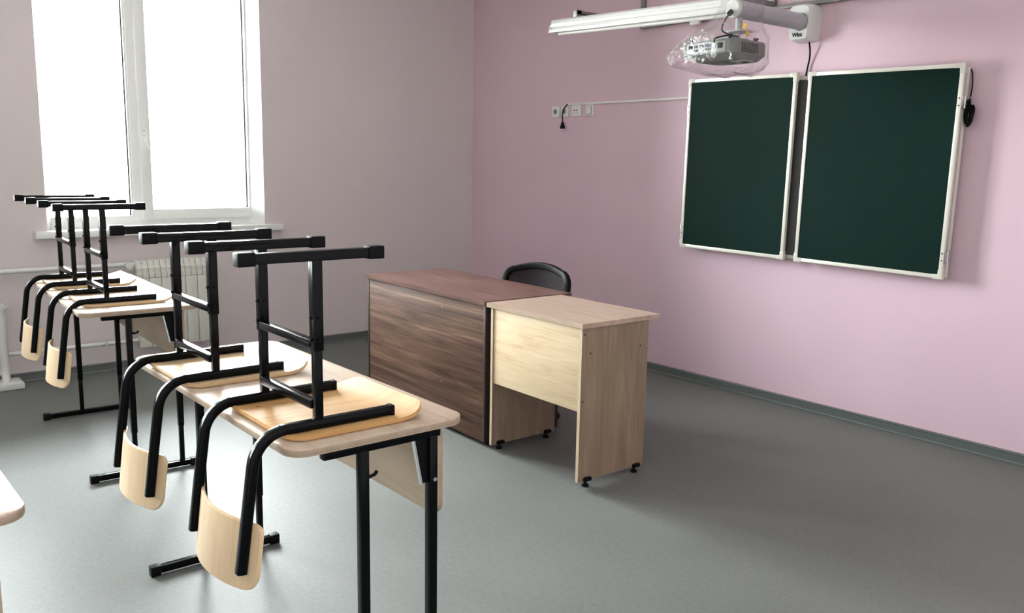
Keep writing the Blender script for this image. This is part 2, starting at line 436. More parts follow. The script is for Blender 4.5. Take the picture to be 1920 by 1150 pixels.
# ------------------------------------------------------------------ windows
def frame_ring(mb, y0, y1, z0, z1, wl, wr, wb, wt, x0, x1, bev=.006):
    mb.box((x0, y0, z0), (x1, y0+wl, z1), bev); mb.box((x0, y1-wr, z0), (x1, y1, z1), bev)
    mb.box((x0, y0+wl-.004, z0), (x1, y1-wr+.004, z0+wb), bev); mb.box((x0, y0+wl-.004, z1-wt), (x1, y1-wr+.004, z1), bev)
def window(idx, a, b):
    root = thing('window_%d' % idx, (-.19, (a+b)/2, WZ0)); struct(root)
    L0, L1 = a-SPL-(a+b)/2, b+SPL-(a+b)/2          # frame span in local y
    H = WZ1-WZ0
    my = -2.735-(-2.6225)                            # mullion centre
    mb = MB()
    frame_ring(mb, L0, L1, 0, H, .055, .055, .075, .07, -.035, .035)
    mb.box((-.035, my-.035, .07), (.035, my+.035, H-.06), .006)
    mb.build('window_frame', 'pvc', root)
    # glazing beads and pane of the fixed light
    g0, g1 = L0+.055, my-.032
    mb = MB(); frame_ring(mb, g0-.002, g1+.002, .072, H-.068, .018, .018, .018, .018, .0, .03, .003)
    mb.build('glazing_bead', 'pvc', root)
    mb = MB(); frame_ring(mb, g0+.014, g1-.014, .088, H-.084, .008, .009, .006, .006, -.004, .006, .001)
    mb.build('gasket', 'gasket', root)
    MB().box((-.006, g0+.010, .085), (-.002, g1-.010, H-.08)).build('pane', 'glass', root)
    # opening sash
    s0, s1 = my+.018, L1-.040
    mb = MB(); frame_ring(mb, s0, s1, .060, H-.055, .072, .072, .072, .072, -.020, .055, .009)
    sash = mb.build('window_sash', 'pvc', root)
    mb = MB(); frame_ring(mb, s0+.070, s1-.070, .130, H-.125, .006, .009, .006, .006, -.004, .020, .001)
    mb.build('gasket', 'gasket', sash)
    MB().box((-.006, s0+.06, .12), (-.002, s1-.06, H-.12)).build('pane', 'glass', sash)
    hy, hz = s0+.034, 1.60-WZ0
    mb = MB(); mb.box((.055, hy-.014, hz-.035), (.066, hy+.014, hz+.035), .005)
    mb.cyl((.06, hy, hz), (.095, hy, hz), .010)
    mb.sweep(smooth_path([(.09, hy-.004, hz+.012), (.097, hy+.004, hz-.01), (.10, hy+.012, hz-.06), (.10, hy+.016, hz-.115)]), rrect(.006, .010, .005, 3), ref=(1, 0, 0))
    mb.build('window_handle', 'pvc', sash)
    for hz_ in (.125, H-.16):
        MB().cyl((.052, s1+.010, hz_), (.052, s1+.010, hz_+.075), .008).box((.035, s1-.004, hz_+.01), (.056, s1+.016, hz_+.065), .003).build('hinge', 'pvc', sash)
    sl = MB().box((-.02, a-.075, WZ0-.03), (.055, b+.12, WZ0+.014), .006)
    sl.box((-.19, a-SPL+.003, WZ0-.029), (-.015, b+SPL-.003, WZ0+.014), .0)
    o = sl.build('window_sill', 'pvc', root); o.location = (.19, -(a+b)/2, -WZ0)
    # end cap
    MB().box((-.004, a-.079, WZ0-.032), (.058, a-.073, WZ0+.016), .002).build('sill_cap', 'white', o)
    return root
for i, (a, b) in enumerate(WIN): window(i+1, a, b)

# ------------------------------------------------------------------ radiator and pipes
rad = thing('radiator', (.085, -2.617, .155), 0, 'cream sectional panel radiator mounted on the wall under the window', 'radiator')
for i in range(6):
    y = -.20+i*.08
    pr = [(.040, .470), (.040, .500), (.030, .505), (.032, .535), (.018, .545), (.005, .583), (-.03, .588), (-.04, .575), (-.04, .54), (.0, .50), (.0, .47)]
    mb = MB()
    mb.box((.012, y-.0387, .0), (.040, y+.0387, .468), .005)
    mb.box((-.020, y-.0385, .02), (.0, y+.0385, .56), .002); mb.box((-.040, y-.010, .02), (.014, y+.010, .56), .004)
    mb.prism(pr, y-.0385, y-.0012, 'Y', .003); mb.prism(pr, y+.0012, y+.0385, 'Y', .003)
    mb.cyl((-.015, y-.04, .045), (-.015, y+.04, .045), .020); mb.cyl((-.015, y-.04, .535), (-.015, y+.04, .535), .020)
    mb.build('radiator_section', 'radiator', rad)
for y in (-.145, .145): MB().box((-.084, y-.015, .44), (-.035, y+.015, .47), .002).build('wall_bracket', 'radiator', rad)

tv = thing('thermostatic_valve', (.07, -2.885, .715), 0, 'white round thermostatic valve at the top left corner of the radiator', 'valve')
MB().cyl((0, -.02, 0), (0, .028, 0), .014).cyl((0, -.02, 0), (.035, -.02, 0), .014).build('valve_body', 'pipe', tv)
MB().cyl((.03, -.02, 0), (.085, -.02, 0), .026, .024, 24, bev=.004).build('valve_head', 'pipe', tv)
lv = thing('shutoff_valve', (.07, -3.07, .20), 0, 'small metal shut-off valve on the lower heating pipe beneath the far desk', 'valve')
MB().cyl((0, -.02, 0), (0, .04, 0), .016, n=8).cyl((0, .01, 0), (.03, .01, 0), .010).build('valve_body', 'steel', lv)
MB().box((.028, .0, -.008), (.036, .02, .02), .003).build('lever', 'pipe', lv)

tag(MB().cyl((.07, RY+.3, .707), (.07, -2.90, .716), .016).build('heating_pipe', 'pipe'), 'upper white heating pipe running along the wall to the top of the radiator', 'pipe')
tag(MB().cyl((.07, RY+.3, .200), (.07, -3.085, .200), .014).cyl((.07, -3.035, .2), (.07, -2.84, .2), .014).build('heating_pipe', 'pipe'), 'lower white heating pipe running along the wall just above the skirting', 'pipe')
st = thing('pipe_stand', (.114, -3.655, 0), 0, 'white vertical pipe stub on a flat foot plate at the left edge beside the wall', 'pipe')
MB().cyl((0, 0, .02), (0, 0, .50), .024, bev=.002).build('pipe', 'pipe', st)
MB().cyl((0, 0, .495), (0, 0, .515), .042, n=24, bev=.004).cyl((0, 0, .51), (0, 0, .53), .028, n=24, bev=.004).build('cap', 'pipe', st)
MB().box((-.090, -.085, .001), (.085, .085, .040), .008).build('foot_plate', 'pipe', st)

# ------------------------------------------------------------------ student desks
def make_desk(name, label, Lx=1.20, near=.555, far=-.575, group=None):
    t = thing(name, label=label, cat='desk', group=group)
    Z = .775
    mb = MB(); mb.prism(rrect(Lx/2, .25, .052, 8), Z-.022, Z, 'Z', .0045, 2, 0, 1)
    mb.build('tabletop', ['top', 'edge'], t)
    for x in (near, far):
        sg = 1 if x > 0 else -1
        mb = MB(); mb.box((x-.0125, -.152, Z-.022-.030), (x+.0125, .185, Z-.0225), .003)
        fr = mb.build('top_rail', 'black', t)
        for y in (-.041, .164):
            mb = MB(); mb.box((x-.0125, y-.0125, .20), (x+.0125, y+.0125, Z-.045), .003)
            mb.box((x-.010, y-.010, .030), (x+.010, y+.010, .21), .002)
            lg = mb.build('leg', 'black', t)
            MB().cyl((x+.010, y, .225), (x+.015, y, .225), .004, n=10).build('bolt', 'cap', lg)
        mb = MB(); mb.box((x-.0125, -.225, .006), (x+.0125, .225, .032), .003)
        ft = mb.build('foot_rail', 'black', t)
        for y in (-1, 1):
            MB().box((x-.016, min(y*.20, y*.235), 0.0), (x+.016, max(y*.20, y*.235), .036), .004).build('end_cap', 'cap', ft)
        # bag hook
        hk = fillet([(x, -.034, .668), (x, -.022, .652), (x, -.006, .656), (x, .000, .664)], .004, 4)
        MB().sweep(hk, circ(.0045, 8)).build('bag_hook', 'cap', t)
        # zinc tilt bracket behind the front leg
        mb = MB(); mb.prism([(.153, Z-.050), (.104, Z-.050), (.130, .600), (.153, .600)], x-.0015, x+.0015, 'X')
        for k in range(5): mb.cyl((x, .118+.006*k, Z-.066-.022*k), (x+.004, .118+.006*k, Z-.066-.022*k), .0035, n=8)
        pl = mb.build('tilt_bracket', 'cap', t)
        MB().prism([(.104, Z-.050), (.110, Z-.050), (.135, .597), (.129, .597)], x-.004, x+.004, 'X').build('bracket_flange', 'steel', pl)
        MB().cyl((x+.0125, .166, .608), (x+.0165, .166, .608), .0055, n=12).build('bolt', 'screw', t)
    mb = MB(); mb.prism(rrect((near-far)/2+.008, .125, .035, 6, (near+far)/2, .624), .1775, .1985, 'Y', .005, 2, 0, 1)
    mb.build('modesty_panel', ['topv', 'edge'], t)
    return t
desk_near = make_desk('student_desk', 'beige student desk nearest the camera with the two closest chairs upside down on it')
desk_near.location = (3.745, -3.509, 0)
desk_far = make_desk('student_desk', 'beige student desk in front of the radiator with the two farther chairs on it', 1.26, .545, -.600)
a2 = math.radians(-2.4)
desk_far.rotation_euler = (0, 0, a2)
desk_far.location = (2.219-.63*math.cos(a2), -3.445-.63*math.sin(a2), 0)
desk_rear = copy_tree(desk_near)
desk_rear['label'] = 'beige student desk with nothing on it, only its rounded corner showing at lower left'
desk_rear.location = (3.760, -4.549, 0); desk_rear.rotation_euler = (0, 0, .012)
for o in (desk_near, desk_far, desk_rear): o['group'] = 'student desks'

# ------------------------------------------------------------------ chairs standing upside down on the desks
def seat_mesh(mb):
    hx, y0, y1, r = .20, -.200, .190, .055
    out = rrect(hx, (y1-y0)/2, r, 8, 0, (y0+y1)/2)
    t = bmesh.new()
    # dense grid clipped to the rounded outline by polar fill
    cx, cy = 0, (y0+y1)/2; N = len(out); K = 9
    def zz(x, y):
        z = 0.0
        if y > .105: z += ((y-.105)/.085)**2*.026
        if y < -.15: z += ((-.15-y)/.05)**2*.004
        return z
    # subdivide outline
    o2 = []
    for i in range(N):
        a = Vector((*out[i], 0)); b = Vector((*out[(i+1) % N], 0)); n = max(1, int((b-a).length/.02))
        for k in range(n): o2.append(a.lerp(b, k/n))
    N = len(o2); c = Vector((cx, cy, 0))
    layers = []
    for z0 in (0.0, .011):
        rings = []
        for k in range(1, K+1):
            f = k/K
            fi = f if k < K else 1.0
            rings.append([t.verts.new((*(c.lerp(p, fi)).xy, 0)) for p in o2])
        ce = t.verts.new((*c.xy, 0))
        for rg in rings:
            for v in rg: v.co.z = z0+zz(v.co.x, v.co.y)
        ce.co.z = z0+zz(c.x, c.y)
        for i in range(N): t.faces.new((ce, rings[0][i], rings[0][(i+1) % N]))
        for k in range(K-1):
            for i in range(N): t.faces.new((rings[k][i], rings[k+1][i], rings[k+1][(i+1) % N], rings[k][(i+1) % N]))
        layers.append(rings[-1])
    side = []
    for i in range(N): side.append(t.faces.new((layers[0][i], layers[0][(i+1) % N], layers[1][(i+1) % N], layers[1][i])))
    bmesh.ops.recalc_face_normals(t, faces=t.faces)
    es = [e for e in t.edges if any(f in side for f in e.link_faces) and not all(f in side for f in e.link_faces)]
    bmesh.ops.bevel(t, geom=es, offset=.003, segments=2, affect='EDGES')
    mb._join(t)
def tube_y(z):      # centre of the sloping back tube
    return -.268-.128*(.02-z) if z < .02 else -.268
def back_mesh(mb):
    # curved plywood panel, convex towards the rear (-y)
    hx, z0, z1, th = .195, -.350, -.186, .009
    out = rrect(hx, (z1-z0)/2, .02, 8, 0, (z0+z1)/2, rs=(.022, .022, .050, .050))
    o2 = []
    N = len(out)
    for i in range(N):
        a = Vector((*out[i], 0)); b = Vector((*out[(i+1) % N], 0)); n = max(1, int((b-a).length/.015))
        for k in range(n): o2.append(a.lerp(b, k/n))
    N = len(o2); c = Vector((0, (z0+z1)/2, 0)); K = 8; t = bmesh.new(); layers = []
    def yy(x, z): return tube_y(z)+.0125+(-.034*(1-(x/.16)**2) if abs(x) < .16 else .30*(abs(x)-.16))
    for off in (0, th):
        rings = [[t.verts.new((c.lerp(p, k/K).x, yy(c.lerp(p, k/K).x, c.lerp(p, k/K).y)+off, c.lerp(p, k/K).y)) for p in o2] for k in range(1, K+1)]
        ce = t.verts.new((c.x, yy(c.x, c.y)+off, c.y))
        for i in range(N): t.faces.new((ce, rings[0][i], rings[0][(i+1) % N]))
        for k in range(K-1):
            for i in range(N): t.faces.new((rings[k][i], rings[k+1][i], rings[k+1][(i+1) % N], rings[k][(i+1) % N]))
        layers.append(rings[-1])
    side = [t.faces.new((layers[0][i], layers[0][(i+1) % N], layers[1][(i+1) % N], layers[1][i])) for i in range(N)]
    bmesh.ops.recalc_face_normals(t, faces=t.faces)
    es = [e for e in t.edges if any(f in side for f in e.link_faces) and not all(f in side for f in e.link_faces)]
    bmesh.ops.bevel(t, geom=es, offset=.0025, segments=2, affect='EDGES')
    mb._join(t)
def make_chair(seat_mat):
    t = thing('school_chair', cat='chair')
    mb = MB(); seat_mesh(mb); mb.build('seat', seat_mat, t, sharp=40)
    mb = MB(); back_mesh(mb); mb.build('backrest', 'ply_back', t, sharp=40)
    sec = rrect(.0125, .0125, .006, 3)
    for s in (-1, 1):
        x = s*.1545
        pts = fillet([(x, .100, .0245), (x, -.165, .0245), (x, -.2610, .0245), (x, tube_y(-.305), -.305)][0:1]+[(x, -.262, .0245), (x, tube_y(-.305), -.305)], .085, 12)
        tb = MB().sweep(pts, sec, ref=(1, 0, 0)).build('back_tube', 'black', t)
        MB().box((x-.0135, .094, .011), (x+.0135, .106, .038), .003).build('end_cap', 'cap', tb)
        mb = MB(); mb.box((x-.0105, -.1145, .034), (x+.0105, -.0935, .26), .003)
        mb.box((x-.013, -.117, .205), (x+.013, -.091, .424), .003)
        pst = mb.build('leg', 'black', t)
        for z in (.232, .285):
            MB().cyl((x-.018, -.104, z), (x+.018, -.104, z), .0035, n=8).cyl((x, -.122, z), (x, -.09, z), .004, n=8).build('bolt', 'cap', pst)
        fr = MB().box((x-.0125, -.29, .4215), (x+.0125, .07, .4465), .003).build('floor_rail', 'black', t)
        for y0, y1 in ((-.298, -.255), (.034, .077)):
            MB().box((x-.0155, y0, .418), (x+.0155, y1, .450), .0035).build('end_cap', 'cap', fr)
    MB().box((-.145, -.119, .212), (.145, -.099, .232), .0025).build('stretcher', 'black', t)
    MB().box((-.146, -.119, .060), (.146, -.099, .082), .0025).build('stretcher', 'black', t)
    return t
ch1 = make_chair('ply_warm')
# small pencil scribble on the underside of the nearest seat
mk = MB().sweep([(-.115, -.145, .0113), (-.108, -.150, .0113), (-.112, -.138, .0113), (-.100, -.140, .0113)], circ(.0006, 5), ref=(0, 0, 1)).build('pencil_mark', 'mark', ch1)
ch2 = make_chair('ply_pale')
ch1.location = (4.098, -3.540, .776); ch2.location = (3.483, -3.558, .776)
ch3 = copy_tree(ch2); ch4 = copy_tree(ch2)
ch3.location = (1.898, -3.437, .776); ch4.location = (1.270, -3.419, .776)
ch3.rotation_euler = (0, 0, a2*.6); ch4.rotation_euler = (0, 0, a2*.6)
for c, l in ((ch1, 'upside-down school chair on the near desk, closest to the camera, with amber plywood seat'),
             (ch2, 'upside-down school chair on the near desk, behind the closest one, with paler seat'),
             (ch3, 'upside-down school chair at the nearer end of the desk by the radiator'),
             (ch4, 'upside-down school chair at the window end of the far desk, farthest of all')):
    tag(c, l, 'chair', 'upturned chairs on the student desks')

# ------------------------------------------------------------------ teacher's desk (dark) and side desk (pale)
# both are built with local x along the desk to the right, y towards the board; origin front right corner
td = thing('teacher_desk', (2.757, -1.9823, 0), -.0317, 'large dark brown wood-grain teacher desk with a full-height front panel', 'desk')
LT, WT = 1.232, .574
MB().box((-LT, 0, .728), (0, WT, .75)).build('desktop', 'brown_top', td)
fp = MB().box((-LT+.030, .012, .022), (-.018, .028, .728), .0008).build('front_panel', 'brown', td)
for z in (.668, .261):
    MB().cyl((-.40, .0125, z), (-.40, .0110, z), .004, n=12).build('screw_cap', 'edge', fp)
MB().box((-.018, .010, .022), (-.002, .50, .7278), .0008).build('side_panel', 'brown_shaded', td)
MB().box((-LT+.014, .010, .022), (-LT+.030, .50, .7278), .0008).build('side_panel', 'brown_shaded', td)
for x in (-.020, -LT+.032):
    for y in (.06, .44): MB().cyl((x, y, 0), (x, y, .024), .018, n=14).build('foot', 'dark', td)
# drawer pedestal on the teacher's side
ped = MB().box((-LT+.030, .12, .14), (-LT+.40, .50, .727), .001).build('pedestal', 'brown_shaded', td)
for k in range(3):
    d_ = MB().box((-LT+.034, .50, .145+k*.193), (-LT+.396, .516, .332+k*.193), .001).build('drawer', 'brown', td)
    MB().box((-LT+.165, .516, .235+k*.193), (-LT+.265, .530, .247+k*.193), .003).build('drawer_handle', 'steel', d_)

sd = thing('side_desk', (3.4719, -1.9994, 0), -.0186, 'small pale ash-coloured side desk pushed against the brown teacher desk', 'desk')
LS, WS = .692, .49
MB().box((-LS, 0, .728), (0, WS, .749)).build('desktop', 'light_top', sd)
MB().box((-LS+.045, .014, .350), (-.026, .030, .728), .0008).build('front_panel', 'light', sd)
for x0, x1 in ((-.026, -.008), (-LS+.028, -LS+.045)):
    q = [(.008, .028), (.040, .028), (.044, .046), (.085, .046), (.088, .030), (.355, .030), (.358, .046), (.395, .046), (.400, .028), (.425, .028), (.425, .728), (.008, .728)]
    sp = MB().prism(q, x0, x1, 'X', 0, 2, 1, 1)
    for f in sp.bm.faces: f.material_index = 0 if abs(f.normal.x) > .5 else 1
    pn = sp.build('side_panel', ['light_shaded', 'light_edge'], sd)
    if x0 > -.1:
        for y, z in ((.06, .613), (.375, .611), (.022, .70), (.022, .40)): MB().cyl((x1, y, z), (x1+.0008, y, z), .0045, n=12).build('screw_cap', 'brown_shaded', pn)
    for y in (.062, .375):
        xm = (x0+x1)/2
        MB().cyl((xm, y, 0), (xm, y, .010), .016, n=16).cyl((xm, y, .008), (xm, y, .030), .007, n=10).box((xm-.020, y-.022, .028), (xm+.020, y+.022, .044), .002).build('foot', 'dark', sd)

# ------------------------------------------------------------------ office chair behind the desks
oc = thing('office_chair', (2.36, -1.42, 0), math.radians(10), 'black swivel office chair with a mesh back standing behind the teacher desk', 'chair')
def arch(w2, z0, z1, r, n=10):
    # inverted U with a crowned top
    pts = [(-w2*.97, z0)]
    for i in range(n+1):
        a = PI-(PI/2)*i/n
        pts.append((-w2+r+r*math.cos(a), z1-.028-r+r*math.sin(a)))
    for i in range(1, 8):
        u = i/8; x = (-w2+r)+(2*(w2-r))*u
        pts.append((x, z1-.028+.028*(1-(2*u-1)**2)))
    for i in range(n+1):
        a = PI/2-(PI/2)*i/n
        pts.append((w2-r+r*math.cos(a), z1-.028-r+r*math.sin(a)))
    pts.append((w2*.97, z0)); return pts
def by(x, z): return .155+.10*(z-.45)-.05*((x/.24)**2)
pts = arch(.232, .46, .838, .065)
bk = MB().sweep([(x, by(x, z), z) for x, z in pts], rrect(.016, .019, .008, 3), ref=(0, 1, 0)).build('back_frame', 'dark', oc)
# lower rail
MB().sweep([(x, by(x, .46), .46) for x in [(-.225+.45*i/12) for i in range(13)]], rrect(.012, .018, .006, 3), ref=(0, 0, 1)).build('back_rail', 'dark', bk)
t_ = bmesh.new(); gx, gz = 24, 20; vs = []
for j in range(gz+1):
    z = .46+(.81-.46)*j/gz
    row = []
    for i in range(gx+1):
        x = -.222+.444*i/gx
        zz = z if j < gz else .825+.012*(1-(x/.2)**2)-(.05 if abs(x) > .2 else 0)
        row.append(t_.verts.new((x, by(x, zz), zz)))
    vs.append(row)
for j in range(gz):
    for i in range(gx): t_.faces.new((vs[j][i], vs[j][i+1], vs[j+1][i+1], vs[j+1][i]))
mb = MB(); mb._join(t_); mb.build('back_mesh', 'meshfab', bk)
MB().prism(rrect(.235, .22, .07, 8, 0, -.10), .425, .485, 'Z', .022, 4).build('seat', 'dark', oc)
MB().sweep(fillet([(0, .0, .405), (0, .20, .405), (0, by(0, .5)+.02, .60)], .05), rrect(.03, .008, .006, 3), ref=(1, 0, 0)).build('back_bracket', 'dark', oc)
MB().cyl((0, -.09, .12), (0, -.09, .41), .025).cyl((0, -.09, .09), (0, -.09, .25), .034).box((-.09, -.18, .405), (.09, .01, .425), .005).build('gas_column', 'dark', oc)
for k in range(5):
    a = 2*PI*k/5+.3; dx, dy = math.cos(a), math.sin(a)
    lg = MB().sweep([(0, -.09, .115), (dx*.15, -.09+dy*.15, .10), (dx*.28, -.09+dy*.28, .072)], rrect(.016, .012, .006, 3), ref=(-dy, dx, 0)).build('base_leg', 'dark', oc)
    px, py = dx*.285, -.09+dy*.285
    MB().cyl((px-dy*.022, py+dx*.022, .027), (px-dy*.006, py+dx*.006, .027), .0265).cyl((px+dy*.022, py-dx*.022, .027), (px+dy*.006, py-dx*.006, .027), .0265).cyl((px, py, .025), (px, py, .075), .006, n=8).build('caster', 'dark', lg)

# ------------------------------------------------------------------ chalkboard: fixed centre board and two folded wings
BC = Vector((3.265, 0, 1.425))
cb = thing('chalkboard', (3.265, 0, 1.425), 0, 'green folding chalkboard with cream aluminium frames on the lilac wall', 'chalkboard')
cb.rotation_euler = (0, .012, 0)
def board(name, x0, x1, z0, z1, yf, yb, parent, surf, fw_=.021, caps=True, side=0):
    """frame strips with a recessed panel; yf is the face nearer the room"""
    mb = MB()
    mb.box((x0, yf, z0), (x0+fw_, yb, z1), .003); mb.box((x1-fw_, yf, z0), (x1, yb, z1), .003)
    mb.box((x0+fw_-.002, yf, z0), (x1-fw_+.002, yb, z0+fw_), .003); mb.box((x0+fw_-.002, yf, z1-fw_), (x1-fw_+.002, yb, z1), .003)
    w_ = mb.build(name, 'alu', parent)
    MB().box((x0+fw_-.004, yf+.004, z0+fw_-.004), (x1-fw_+.004, yb-.003, z1-fw_+.004)).build('writing_surface', surf, w_)
    if caps:
        for cx, sx in ((x0, 1), (x1, -1)):
            for cz, sz in ((z0, 1), (z1, -1)):
                e = .003
                q = [(cx-sx*e, cz-sz*e), (cx+sx*.046, cz-sz*e), (cx+sx*.046, cz+sz*(fw_+.001)), (cx+sx*(fw_+.005), cz+sz*(fw_+.001)), (cx+sx*(fw_+.001), cz+sz*(fw_+.005)), (cx+sx*(fw_+.001), cz+sz*.046), (cx-sx*e, cz+sz*.046)]
                MB().prism(q, yf-.002, yb+.001, 'Y', .0015).build('corner_cap', 'alu_c', w_)
    return w_
X = BC.x; Zc = BC.z
wl = board('wing', 2.408-X, 3.187-X, .893-Zc, 1.960-Zc, -.092, -.070, cb, 'board')
wr = board('wing', 3.262-X, 4.118-X, .893-Zc, 1.960-Zc, -.092, -.070, cb, 'board')
ct = board('centre_board', 2.412-X, 4.118-X, .897-Zc, 1.945-Zc, -.052, -.022, cb, 'board_mid', caps=False)
for wing, xe, sg in ((wl, 2.408-X, -1), (wr, 4.118-X, 1)):
    for z in (1.775-Zc, 1.005-Zc):
        h = MB().box((min(xe, xe+sg*.006), -.088, z-.03), (max(xe, xe+sg*.006), -.030, z+.03), .001)
        h.cyl((xe+sg*.006, -.064, z-.03), (xe+sg*.006, -.064, z+.03), .005, n=10)
        h.build('hinge', 'screw', wing)
        for dz in (-.018, .018):
            MB().cyl((xe-sg*.010, -.0915, z+dz), (xe-sg*.010, -.0935, z+dz), .0035, n=10).build('screw', 'cap', wing)
# wall stand-offs behind the centre board
for x in (2.7-X, 3.83-X):
    for z in (1.10-Zc, 1.80-Zc): MB().box((x-.02, -.024, z-.02), (x+.02, -.001, z+.02), .002).build('wall_spacer', 'cap', cb)

# black cable bundle hanging at the right edge of the board
cc = []
random.seed(3)
for i in range(9):
    f = i/8
    for k in range(14):
        a = 2*PI*k/14
        cc.append((4.137+.013*math.sin(a)*(1+.3*math.sin(i*2.1))+.003*f*i, -.035-.012*math.sin(a+i*.7)-.002*i, 1.715-.012*math.sin(f*3)+(.068-.004*i)*math.cos(a)))
mb = MB(); mb.sweep(smooth_path([(4.118, -.012, 1.93), (4.133, -.022, 1.90), (4.141, -.03, 1.84), (4.140, -.035, 1.79)], 6), circ(.0035, 8), ref=(0, 1, 0))
mb.sweep(cc, circ(.0035, 6), ref=(0, 1, .2))
mb.sweep([(4.120, -.037, 1.725), (4.130, -.058, 1.722), (4.150, -.055, 1.716), (4.152, -.02, 1.714), (4.125, -.018, 1.72), (4.118, -.04, 1.728)], circ(.005, 6), ref=(0, 0, 1))
tag(mb.build('power_cable', 'dark'), 'black coiled power cable bundled behind the right edge of the chalkboard', 'cable')
tag(MB().sweep(smooth_path([(3.222, -.045, 2.15), (3.224, -.03, 2.10), (3.218, -.016, 2.05), (3.205, -.012, 1.99), (3.200, -.014, 1.94), (3.200, -.014, 1.90)], 6), circ(.0048, 8), ref=(0, 1, 0)).build('power_cable', 'dark'),
    'straight black cable hanging from the projector mount down to the chalkboard gap', 'cable')

# ------------------------------------------------------------------ sockets, switch, trunking, loose plug
def plate(name, x0, x1, label, cat, kind):
    zc = 1.815; xc = (x0+x1)/2; h = .0415; wd = (x1-x0)/2-.001
    t = thing(name, (xc, 0, zc), 0, label, cat)
    if kind == 'socket':
        MB().box((-wd, -.013, -h), (wd, 0, h), .005).build('cover_plate', 'white', t)
        MB().cyl((0, -.012, 0), (0, -.017, 0), .0235, n=28).build('socket_rim', 'white', t)
        w_ = MB().cyl((0, -.0165, 0), (0, -.0172, 0), .0195, n=28).build('socket_well', 'grey_steel', t)
        for s in (-1, 1): MB().cyl((s*.0095, -.017, 0), (s*.0095, -.0182, 0), .0028, n=10).build('pin_hole', 'dark', w_)
        for s in (-1, 1): MB().box((-.003, -.0195, min(s*.0155, s*.0205)), (.003, -.0165, max(s*.0155, s*.0205)), .0005).build('earth_clip', 'steel', w_)
    elif kind == 'data':
        MB().box((-wd, -.013, -h), (wd, 0, h), .005).build('cover_plate', 'white', t)
        f_ = MB().box((-wd+.012, -.016, -.030), (wd-.012, -.012, .030), .002).build('insert', 'white', t)
        for s in (-1, 1):
            MB().box((s*.013-.007, -.0168, .000), (s*.013+.007, -.0155, .008)).build('data_port', 'dark', f_)
            MB().box((s*.013-.005, -.0166, -.017), (s*.013+.004, -.0155, -.012)).build('port_mark', 'grey_steel', f_)
    else:
        MB().box((-wd, -.012, -h), (wd, 0, h), .005).build('cover_plate', 'white', t)
        MB().box((-wd+.015, -.0155, -.030), (wd-.015, -.011, .030), .002).build('rocker', 'proj_l', t)
        MB().box((-wd+.018, -.021, -.027), (wd-.018, -.014, .027), .004).build('rocker_key', 'white', t)
    return t
plate('wall_socket', 1.022, 1.110, 'white round power socket farthest left in the row on the lilac wall', 'socket', 'socket')
plate('wall_socket', 1.122, 1.206, 'white round power socket behind the hanging black plug', 'socket', 'socket')
plate('data_socket', 1.245, 1.340, 'white data socket with small dark ports between power socket and switch', 'socket', 'data')
plate('light_switch', 1.386, 1.474, 'white rocker light switch at the right end of the row of plates', 'switch', 'switch')
tag(MB().box((1.196, -.012, 1.857), (2.42, 0, 1.872), .002).build('cable_trunking', 'white'), 'thin white cable trunking running from the sockets to the chalkboard', 'trunking')
pg = thing('power_plug', (1.167, -.03, 1.70), 0, 'black power plug on a short cord hanging in front of the sockets', 'plug')
MB().sweep(smooth_path([(.033, .020, .166), (.020, .008, .150), (.006, -.004, .120), (.000, -.004, .080), (-.001, 0, .045), (0, 0, .025)], 6), circ(.0045, 8), ref=(0, 1, 0)).build('cord', 'dark', pg)
MB().prism([(-.007, .034), (.007, .034), (.009, .018), (.018, .006), (.019, -.014), (-.019, -.014), (-.018, .006), (-.009, .018)], -.010, .010, 'Y', .003).build('plug_body', 'dark', pg)
for s in (-1, 1): MB().cyl((s*.009, 0, -.012), (s*.009, 0, -.032), .0024, n=8).build('pin', 'screw', pg)

# ------------------------------------------------------------------ board lamps on their channel frame
def lamp(cx, label, roll):
    t = thing('board_lamp', (cx, -.605, 2.292), 0, label, 'lamp', 'long lamps over the chalkboard')
    t.rotation_euler = (0, roll, 0)
    hl = .705
    # housing profile (y,z): ribs on the room side, open asymmetric reflector towards the board
    q = [(-.058, -.034), (-.060, -.026), (-.050, -.024), (-.047, -.010), (-.055, -.006), (-.055, .004), (-.046, .006), (-.046, .014), (-.049, .016), (-.047, .028), (-.034, .041), (.020, .042), (.046, .020), (.050, -.030)]
    MB().prism(q, -hl, hl, 'X').build('housing', 'lampw', t, sharp=15)
    MB().box((-hl, -.066, -.043), (hl, -.054, -.033), .002).build('lower_lip', 'lampw', t)
    for s in (-1, 1):
        q2 = [(-.0665, -.0435), (-.0665, -.033), (-.060, -.026), (-.0545, .006), (-.046, .012), (-.044, .028), (-.034, .042), (.020, .043), (.047, .020), (.051, -.034), (.030, -.0435)]
        x0, x1 = sorted((s*hl, s*(hl+.005)))
        MB().prism(q2, x0, x1, 'X', .002).build('end_plate', 'white', t)
    MB().cyl((-hl+.03, .0, -.044), (hl-.03, .0, -.044), .013).build('tube', 'white', t)
    return t
lamp(2.415, 'long white board lamp with its whole left end in view above the projector', .024)
lamp(4.155, 'long white board lamp at the top right, only its left tip in view', .024)
br = thing('lamp_bracket_frame', (0, 0, 0), 0, 'grey steel channel frame on the wall carrying the long lamps', 'bracket')
